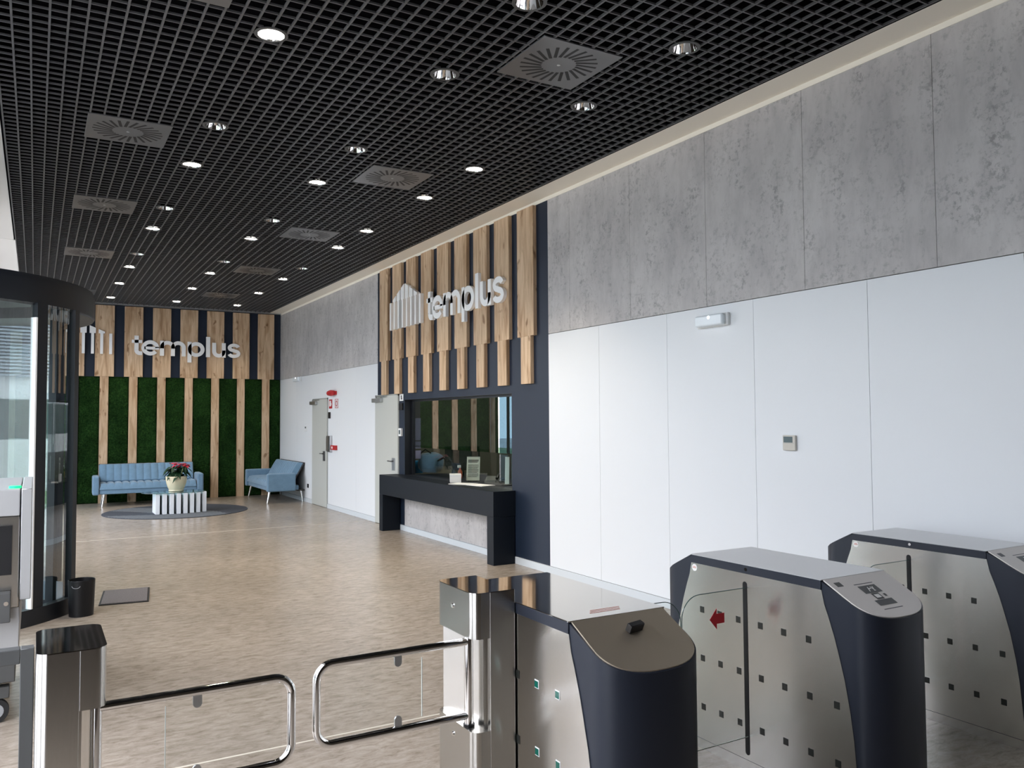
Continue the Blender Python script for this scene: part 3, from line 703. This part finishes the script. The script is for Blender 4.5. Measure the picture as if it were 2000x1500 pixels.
t = thing('poinsettia_plant', 'red poinsettia in a cream pot on the glass coffee table', 'potted plant', (2.165, 15.46, .372))
b = MB(); b.lathe([(0, 0), (.118, 0), (.126, .012), (.120, .028), (.142, .075), (.163, .14), (.174, .20), (.176, .255), (.168, .262), (.150, .22), (0, .215)], seg=28); b.build('pot', 'cream', t)
b = MB(); b.cyl((0, 0, .215), (0, 0, .225), .15, seg=20); b.build('soil', 'soil', t)
def leafmesh(b, base, dirn, ln, wd_, droop):
    d = Vector(dirn).normalized(); sd = d.cross(Vector((0, 0, 1))).normalized(); prev = None
    prof = [(0, .08), (.2, .55), (.4, 1), (.6, .85), (.8, .5), (1, .02)]
    for s, w_ in prof:
        p = Vector(base)+d*ln*s+Vector((0, 0, -droop*s*s*ln)); r = [p-sd*wd_*w_+Vector((0, 0, .01*w_)), p, p+sd*wd_*w_+Vector((0, 0, .01*w_))]
        r = [b.bm.verts.new(q) for q in r]
        if prev:
            for k in range(2): b._f([prev[k], prev[k+1], r[k+1], r[k]], True)
        prev = r
rr = random.Random(11); bl, bs, br = MB(), MB(), MB()
for k in range(9):
    a = 2*PI*k/9+rr.random()*.5; rad = .05+.10*rr.random(); top = Vector((rad*1.1*math.cos(a), rad*1.1*math.sin(a), .38+.10*rr.random()))
    bs.tube([(rad*.4*math.cos(a), rad*.4*math.sin(a), .22), (rad*.8*math.cos(a), rad*.8*math.sin(a), .30), top], .006, 6)
    for q in range(6):
        aa = a+(q-2.5)*1.0+rr.random()*.5; zz = .27+.16*rr.random()
        leafmesh(bl, (rad*.8*math.cos(a), rad*.8*math.sin(a), zz), (math.cos(aa), math.sin(aa), .25), .15+.08*rr.random(), .040, .8)
for c0 in ((.05, -.06, .46), (.12, -.03, .44), (-.06, .03, .47)):
    for q in range(9 if c0[0] > 0 else 3):
        aa = 2*PI*q/9+rr.random()*.4; leafmesh(br, c0, (math.cos(aa), math.sin(aa), .45-.3*(q % 2)), .12+.06*rr.random(), .042, .4)
bs.build('stems', 'stem', t); bl.build('leaves', 'leaf', t); br.build('red_bracts', 'bract', t)

# doormat and bin
t = thing('doormat', 'small grey rectangular doormat on the beige floor near the bin', 'doormat', (.74, 8.31, 0), math.radians(-7))
b = MB(); b.box(-.2, .2, -.33, .33, 0, .008, .002, 1); b.build('backing', 'rubber', t); b = MB(); b.box(-.185, .185, -.315, .315, .008, .013, .002, 1); b.build('pile', 'mat', t)
t = thing('waste_bin', 'black round waste bin with cut-out handle beside the revolving door', 'bin', (.356, 7.715, 0))
b = MB(); b.lathe([(0, .012), (.088, .012), (.096, .29), (.099, .295), (.102, .29), (.092, .0), (0, 0)], seg=28); b.build('body', 'black', t)
a = math.radians(-118); b = MB(); pts = []
for k in range(13):
    th = PI*k/12; pts.append((.034*math.cos(th), -.018*math.sin(th)))
b.prism(pts, lambda u, v, d: ((.0985+d)*math.cos(a+u/.1), (.0985+d)*math.sin(a+u/.1), .255+v), 0, .0018); b.build('handle_hole', 'rubber', t)
b = MB(); b.tube([((.1005)*math.cos(a+u/.1), (.1005)*math.sin(a+u/.1), .255+v) for u, v in pts], .0022, 6); b.build('handle_rim', 'groove', t)

# ------------------------------------------------------------------ revolving door
RC = Vector((-1.03, 8.65, 0)); R0 = 1.50
t = thing('revolving_door', 'black framed revolving entrance door with curved glass and drum canopy', 'revolving door', RC)
CZ0, CZ1 = 2.535, 2.785
b = MB(); b.lathe([(R0-.12, CZ0+.01), (R0-.01, CZ0), (R0+.003, CZ0+.02), (R0+.003, CZ1-.05), (R0-.015, CZ1), (0, CZ1)], seg=96, a0=-PI/2-.02, a1=PI/2+.02); b.build('canopy', 'darkframe', t)
b = MB(); b.lathe([(R0-.02, CZ0+.06), (0, CZ0+.06)], seg=72); b.build('canopy_ceiling', 'greymetal', t)
def arcbox(b, a0, a1, r0, r1, z0, z1, n=24):
    P_ = []
    for i in range(n+1):
        aa = math.radians(a0+(a1-a0)*i/n); P_.append([b.bm.verts.new((r*math.cos(aa), r*math.sin(aa), z)) for r, z in ((r0, z0), (r1, z0), (r1, z1), (r0, z1))])
    for A, B in zip(P_, P_[1:]):
        for k in range(4): b._f([A[k], A[(k+1) % 4], B[(k+1) % 4], B[k]], k in (1, 3))
    b._f(P_[0][::-1]); b._f(P_[-1])
for a0, a1 in ((-90, -30.5), (33.5, 90)):
    b = MB(); arcbox(b, a0, a1, R0-.035, R0+.04, 0, .13); b.build('bottom_rail', 'darkframe', t)
    b = MB(); arcbox(b, a0, a1, R0-.008, R0+.002, .13, CZ0+.02); b.build('curved_glass', 'doorglass', t)
    for aa in ([-29.5, -45.5] if a0 < 0 else [34, 60]):
        b = MB(); arcbox(b, aa-(1.25 if aa > -40 else 1.9), aa+(1.25 if aa > -40 else 1.9), R0-.04, R0+.03, 0, CZ0+.02, 3); b.build('post', 'darkframe', t)
b = MB(); arcbox(b, -48.0, -47.45, R0-.02, R0+.034, .13, CZ0-.1, 2); b.build('mullion_reflection', 'lettering', t)  # white strip stands in for a bright mullion reflected in the glass
b = MB(); b.cyl((0, 0, 0), (0, 0, CZ0+.05), .05); b.build('centre_shaft', 'darkframe', t)
for k, aa in enumerate((-34.5, 85.5, 205.5)):
    ca, sa = math.cos(math.radians(aa)), math.sin(math.radians(aa)); fn = lambda u, v, d, ca=ca, sa=sa: (u*ca-d*sa, u*sa+d*ca, v)
    b = MB(); b.prism([(.06, .03), (1.44, .03), (1.44, CZ0+.02), (.06, CZ0+.02)], fn, -.004, .004); wg = b.build('wing', 'doorglass', t)
    b = MB()
    for u0, u1, v0, v1 in ((.05, .11, .02, CZ0+.03), (1.38, 1.445, .02, CZ0+.03), (.11, 1.38, .02, .13), (.11, 1.38, CZ0-.06, CZ0+.03)): b.prism([(u0, v0), (u1, v0), (u1, v1), (u0, v1)], fn, -.022, .022)
    b.build('wing_frame', 'darkframe', wg)
b = MB(); b.cyl((-1.0, 8.65, 0), (-1.0, 8.65, .006), R0-.045, seg=72); bmesh.ops.translate(b.bm, verts=b.bm.verts[:], vec=-RC)
tag(b.build('entrance_mat', 'drummat', loc=RC), 'round grey carpet mat inside the revolving door', 'mat')

# ------------------------------------------------------------------ turnstile cabinets
CW = .205
def cabinet(label, loc, kind):
    t = thing('turnstile_cabinet', label, 'turnstile', loc)
    L = .385; zt = .929; s = .52; ztrim = .887
    bound = [(-.387, ztrim), (-.40, .83), (-.42, .78), (-.445, .71), (-.463, .649), (-.491, .545), (-.513, .43), (-.528, .32), (-.536, .219), (-.548, .05)]
    sq = lambda a_, e: math.copysign(abs(a_)**e, a_)
    def plan(hw, ys, yt, n=28):     # from flank start to rounded nose tip (towards -y)
        P_ = []
        for i in range(n+1):
            th = PI*i/n; P_.append((-hw*sq(math.cos(th), .80), ys-(ys-yt)*sq(math.sin(th), .80)))
        return P_
    def flip(v, sg): return (v[0], v[1]*sg, v[2])
    top = lambda y: zt-.003+s*(y+L)
    for sg, nm in ((1, 'reader_column'), (-1, 'rear_column')):
        P_ = [(-CW+.004, -L+.012)]+plan(CW-.004, -.505, -.63)+[(CW-.004, -L+.012)]
        b = MB()
        A = [b.bm.verts.new(flip((x, y, 0.0), sg)) for x, y in P_]; B = [b.bm.verts.new(flip((x, y, min(top(y), zt-.003)), sg)) for x, y in P_]
        n = len(P_)
        for i in range(n): b._f([A[i], A[(i+1) % n], B[(i+1) % n], B[i]], 1 < i < n-3)
        b._f(A[::-1]); b._f(B)
        col = b.build(nm, 'cabinet', t)
        P2 = [(-CW+.010, -L-.004)]+plan(CW-.010, -.503, -.625)+[(CW-.010, -L-.004)]
        b = MB(); A = [b.bm.verts.new(flip((x, y, top(y)-.001), sg)) for x, y in P2]; B = [b.bm.verts.new(flip((x, y-.0015, top(y)+.004), sg)) for x, y in P2]
        n = len(P2)
        for i in range(n): b._f([A[i], A[(i+1) % n], B[(i+1) % n], B[i]])
        b._f(A[::-1]); b._f(B)
        rp = b.build('reader_plate', ('tan' if kind == 'steel' else 'reader') if sg > 0 else 'cabinet', t)
        if sg > 0:
            def dec(name, mat, quads, off=.0048, mi=None):
                b = MB()
                for (x0, y0), (x1, y1), (x2, y2), (x3, y3) in quads: b.quad(*[(x, y, top(y)+off) for x, y in ((x0, y0), (x1, y1), (x2, y2), (x3, y3))])
                return b.build(name, mat, rp)
            rect = lambda x0, x1, y0, y1: ((x0, y0), (x1, y0), (x1, y1), (x0, y1))
            if kind != 'steel':
                dec('indicator_window', 'greymetal', [rect(-.165, -.128, -.439, -.414)])
                dec('reader_label', 'paper', [rect(-.07, .048, -.575, -.445)], .0046)
                dec('card_symbol', 'greymetal', [rect(-.065, .043, -.495, -.453), rect(-.066, .043, -.562, -.533), rect(-.040, .006, -.531, -.497), rect(.024, .038, -.52, -.506)], .0056)
                dec('card_print', 'paper', [((-.03, -.487), (-.024, -.487), (-.012, -.463), (-.018, -.463)), ((-.016, -.475), (-.004, -.475), (-.004, -.470), (-.016, -.470)), ((.0, -.487), (.006, -.487), (.018, -.463), (.012, -.463)), ((.006, -.487), (.012, -.487), (.004, -.463), (-.002, -.463)), rect(-.032, -.002, -.523, -.505)], .0064)
                dec('frame_line', 'greymetal', [rect(-.07, .048, -.443, -.439), rect(-.07, .048, -.583, -.579)])
            else:
                b = MB(); b.box(-.035, .035, -.012, .012, .0, .03, .003, 1)
                bmesh.ops.rotate(b.bm, verts=b.bm.verts[:], cent=(0, 0, 0), matrix=Matrix.Rotation(.25, 3, 'Z') @ Matrix.Rotation(.42, 3, 'X'))
                bmesh.ops.translate(b.bm, verts=b.bm.verts[:], vec=(.005, -.465, top(-.465)+.004)); pg = b.build('sensor_plug', 'black', rp)
    # core, trim and cover
    b = MB(); b.box(-CW+.006, CW-.006, -L-.04, L+.04, .0, .886); b.build('core', 'cabinet', t)
    b = MB(); b.box(-CW-.001, CW+.001, -L, L, ztrim, zt-.004, .001, 1); tr = b.build('top_trim', 'cabinet', t)
    b = MB(); b.box(-CW-.002, CW+.002, -L-.002, L+.002, zt-.0038, zt, .001, 1); tp_ = b.build('top_plate', 'mirror' if kind == 'steel' else 'cabtop', t)
    if kind == 'steel':
        b = MB()
        for k in range(3): b.box(-.08+.012*k, .05+.01*k, -.335+k*.016, -.330+k*.016, zt, zt+.0006)
        b.build('printed_notice', 'redtext', tp_)
    for sx_ in (-1, 1):
        b = MB(); b.cyl((sx_*(CW), .026, .908), (sx_*(CW+.004), .026, .908), .008, seg=14); b.build('lock', 'chrome', tr)
        pts = bound+[(-y, z) for y, z in reversed(bound)]
        b = MB(); b.prism(pts, lambda u, v, d, sx_=sx_: (sx_*d, u, v), CW-.006, CW); sp = b.build('side_panel', 'steel', t)
        b = MB(); b.prism([(-.548, 0), (.548, 0), (.548, .047), (-.548, .047)], lambda u, v, d, sx_=sx_: (sx_*d, u, v), CW-.006, CW-.002); b.build('plinth', 'steel', t)
        # slot of the glass wing
        pts = [(.035+.013*math.cos(PI*i/8), .838+.013*math.sin(PI*i/8)) for i in range(9)]+[(.035-.013*math.cos(PI*i/8), .085-.013*math.sin(PI*i/8)) for i in range(9)]
        b = MB(); b.prism(pts, lambda u, v, d, sx_=sx_: (sx_*d, u, v), CW-.002, CW+.0012); b.build('wing_slot', 'black', sp)
        ys_ = [-.451, -.317, -.185, -.053, .080, .198, .316]
        for r, z in enumerate((.670, .437, .205)):
            for i, y in enumerate(ys_):
                if r == 0 and i == 0 or abs(y-.035) < .03: continue
                if kind == 'steel' and i > 4: continue
                g_ = kind == 'steel' and i in (1, 2)
                b = MB(); b.box(sx_*CW, sx_*(CW+.0012), y-.0135, y+.0135, z-.0145, z+.0145)
                if g_: b.mi = 1; b.box(sx_*(CW+.0004), sx_*(CW+.0018), y-.0105, y+.0125, z-.0125, z+.0105)
                b.build('sensor_window', ['white2', 'hole_green'] if g_ else ['hole_dark'], sp)
        if sx_ < 0 and kind != 'steel':
            b = MB(); b.cyl((-CW, .372-.008, .865), (-CW-.0012, .372-.008, .865), .017, seg=20); st = b.build('round_sticker', 'paper', sp)
            b = MB(); b.box(-CW-.0018, -CW-.0011, .352, .376, .863, .867); b.box(-CW-.0018, -CW-.0011, .356, .372, .869, .872); b.build('sticker_print', 'redtext', st)
    def wing(sx_, ln, arrow):
        z0, z1, r = .155, .824, .10; x0, x1 = CW-.01, CW+ln
        pts = [(x0, z0), (x1-.02, z0), (x1, z0+.03)]+[(x1-r+r*math.cos(PI/2*i/10), z1-r+r*math.sin(PI/2*i/10)) for i in range(11)]+[(x0, z1)]
        b = MB(); b.prism(pts, lambda u, v, d: (sx_*u, .032+d, v), -.005, .005); g_ = b.build('glass_wing', 'clear', t)
        b = MB(); b.tube([(sx_*u, .0315, v) for u, v in pts[2:]], .0019, 6); b.build('glass_edge', 'edge', g_)
        b = MB(); b.tube([(sx_*u, .0315, v) for u, v in pts[:3]], .0022, 6); b.build('glass_edge', 'edgel', g_)
        if arrow:
            ax = CW+.228; zc = .708
            P_ = [(ax, zc), (ax-.042, zc+.046), (ax-.042, zc+.022), (ax-.088, zc+.022), (ax-.088, zc-.022), (ax-.042, zc-.022), (ax-.042, zc-.046)]
            b = MB(); b.prism(P_, lambda u, v, d: (sx_*u, .032+d, v), -.0065, -.0052); b.build('arrow_sticker', 'redarrow', g_)
    if kind == 'steel': wing(1, .45, False)
    else: wing(-1, .385, True if kind == 'arrow' else False)
    if kind == 'arrow': wing(1, .45, False)
    return t
cabinet('nearest turnstile cabinet with steel lid and black sensor plug, beside the swing gate', (1.742, 2.66, 0), 'steel')
cabinet('middle turnstile cabinet with red arrow on its glass wing', (3.020, 2.69, 0), 'arrow')
cabinet('rear turnstile cabinet closest to the white wall', (4.310, 2.745, 0), 'plain')

# ------------------------------------------------------------------ swing gate posts
def gate_post(label, loc, sg, arm_len):
    # sg=-1: arm towards -x (housing on the left); local x measured from the fixed channel side
    t = thing('gate_post', label, 'gate post', loc)
    y0, y1 = -.155, .155; zt = .975
    def rr_(x0, x1, ra, rb, n=6):    # rounded corners on the x0 side (ra) and x1 side (rb)
        P_ = []
        for cx_, cy_, r_, a0 in ((x1-rb, y1-rb, rb, 0), (x0+ra, y1-ra, ra, 90), (x0+ra, y0+ra, ra, 180), (x1-rb, y0+rb, rb, 270)):
            P_ += [(cx_+r_*math.cos(math.radians(a0+90*i/n)), cy_+r_*math.sin(math.radians(a0+90*i/n))) for i in range(n+1)]
        return [(sg*-x, y) for x, y in P_]
    # along local axis a: 0 = far edge of channel, .105 = seam, .17 = housing face
    z_ = lambda u, v, d: (u, v, d)
    b = MB(); b.prism(rr_(0, .1035, .03 if sg < 0 else .003, .002), z_, 0, zt-.001, True); ch = b.build('channel', 'steel', t)
    b = MB(); b.prism(rr_(.1045, .172, .001, .034), z_, .812, zt-.001, True); b.build('upper_housing', 'steel', t)
    b = MB(); b.prism(rr_(.1045, .172, .001, .034), z_, 0, .485, True); lw = b.build('lower_housing', 'steel', t)
    b = MB(); b.prism(rr_(0, .1725, .03 if sg < 0 else .003, .0345), z_, zt-.0009, zt+.0015); b.build('top_plate', 'mirror', t)
    b = MB(); b.prism([(sg*-x, y) for x, y in ((.104, -.12), (.112, -.12), (.125, .0), (.15, .14), (.104, .14))], z_, .4855, .8115, True); b.build('recess_liner', 'steel', t)
    for z in (.905, .435):
        b = MB(); b.cyl((sg*-.172, .01, z), (sg*-.1765, .01, z), .0095, .007, 14); b.build('screw', 'chrome', t)
    px, py = sg*-.150, -.075
    b = MB(); b.cyl((px, py, .487), (px, py, .815), .0165, seg=20); pv = b.build('pivot_tube', 'chrome', t)
    b = MB(); b.cyl((px, py, .4852), (px, py, .495), .021, seg=20); b.build('pivot_collar', 'black', pv)
    d = -sg; zu, zl, r = .790, .525, .055; pts = [(px, py, zu)]
    xe = px+d*arm_len
    pts += [(xe-d*r*1.001, py, zu)]
    pts += [(xe-d*r+d*r*math.sin(PI/2*i/8), py, zu-r+r*math.cos(PI/2*i/8)) for i in range(1, 9)]
    pts += [(xe-d*r+d*r*math.cos(PI/2*i/8), py, zl+r-r*math.sin(PI/2*i/8)) for i in range(0, 9)]
    pts += [(px, py, zl)]
    b = MB(); b.tube(pts, .0138, 16); arm = b.build('gate_arm', 'chrome', t)
    for z, dz in ((zu-.013, -1), (zl+.013, 1)):
        P_ = [(-.013, 0), (.013, 0), (.013, .022)]+[(.013*math.cos(PI*i/10), .022+.013*math.sin(PI*i/10)) for i in range(1, 10)]+[(-.013, .022)]
        xm = px+d*arm_len*.49
        b = MB(); b.prism([(xm+u, z+dz*v) for u, v in P_], lambda u, v, dd: (u, py+dd, v), -.004, .004); b.build('panel_clip', 'alu', arm)
    b = MB(); xa, xb = sorted((px+d*arm_len*.33, xe-d*.03)); b.box(xa, xb, py-.002, py+.002, zl+.016, zu-.016); pn = b.build('clear_panel', 'acrylic', arm)
    b = MB(); xq = px+d*arm_len*.33; b.box(xq-.0012, xq+.0012, py-.002, py+.002, zl+.03, zu-.03); b.build('panel_edge', 'edgel', pn)
    return t
gate_post('steel swing gate post fixed beside the nearest turnstile cabinet', (1.532, 2.77, 0), 1, .565)
gate_post('steel swing gate post at the left edge beside the grey barrier frame', (.0125, 2.705, 0), -1, .555)

# ------------------------------------------------------------------ barrier frame and baggage scanner on the left
t = thing('barrier_frame', 'grey square tube barrier frame joined to the left gate post', 'barrier', (-.45, 2.80, 0))
b = MB(); b.box(.424, .459, -.022, .022, 0, .945, .002, 1); b.build('upright', 'greymetal', t)
b = MB(); b.box(-.13, -.095, -.022, .022, 0, .945, .002, 1); b.build('upright', 'greymetal', t)
b = MB(); b.box(-.0945, .4235, -.022, .022, .903, .945, .002, 1); b.build('top_rail', 'greymetal', t)
b = MB(); b.box(-.0945, .4235, -.022, .022, .12, .16, .002, 1); b.build('bottom_rail', 'greymetal', t)

t = thing('baggage_scanner', 'grey baggage scanner with black tunnel and green light at the left edge', 'scanner', (-.40, 5.10, 0))
b = MB(); b.box(-.18, .339, .012, 1.1, .62, 1.10, .004, 1); b.build('body', 'steel', t)
b = MB(); b.box(-.18, .339, 0, 1.1, 1.102, 1.243, .006, 2); hd = b.build('head_panel', 'scanner', t)
b = MB(); b.box(-.18, .305, -.004, .02, .795, 1.053); b.build('tunnel', 'black', t)
b = MB(); b.box(.3445, .395, -.01, 1.1, .66, 1.245, .004, 1); b.build('side_cover', 'scanner', t)
b = MB(); b.cyl((.313, .10, 1.243), (.313, .10, 1.255), .030, seg=24); sg_ = b.build('signal_light', 'led', hd)
b = MB(); b.box(-.18, .305, -.055, .0, .555, .712, .006, 2); br_ = b.build('bracket_plate', 'greymetal', t)
b = MB(); b.cyl((.285, -.058, .655), (.285, -.054, .655), .011, seg=14); b.build('bolt', 'chrome', br_)
b = MB(); b.box(-.18, .345, .03, 1.08, .37, .6195, .004, 1); b.build('lower_body', 'scanner', t)
b = MB(); b.box(-.17, .33, .05, 1.05, .22, .369, .004, 1); b.build('frame', 'greymetal', t)
for x_, y_ in ((.243, .12), (.243, .98), (-.10, .12), (-.10, .98)):
    b = MB(); b.cyl((x_, y_, .19), (x_, y_, .2195), .022, seg=12); b.box(x_-.055, x_+.062, y_-.03, y_+.03, .128, .192, .004, 1); cs = b.build('caster', 'greymetal', t)
    b = MB(); b.cyl((x_, y_-.018, .062), (x_, y_+.018, .062), .062, seg=28); wh = b.build('wheel', 'rubber', cs)
    b = MB(); b.cyl((x_, y_-.021, .062), (x_, y_+.021, .062), .038, seg=20); b.cyl((x_, y_-.025, .062), (x_, y_+.025, .062), .010, seg=12); b.build('hub', 'groove', cs)
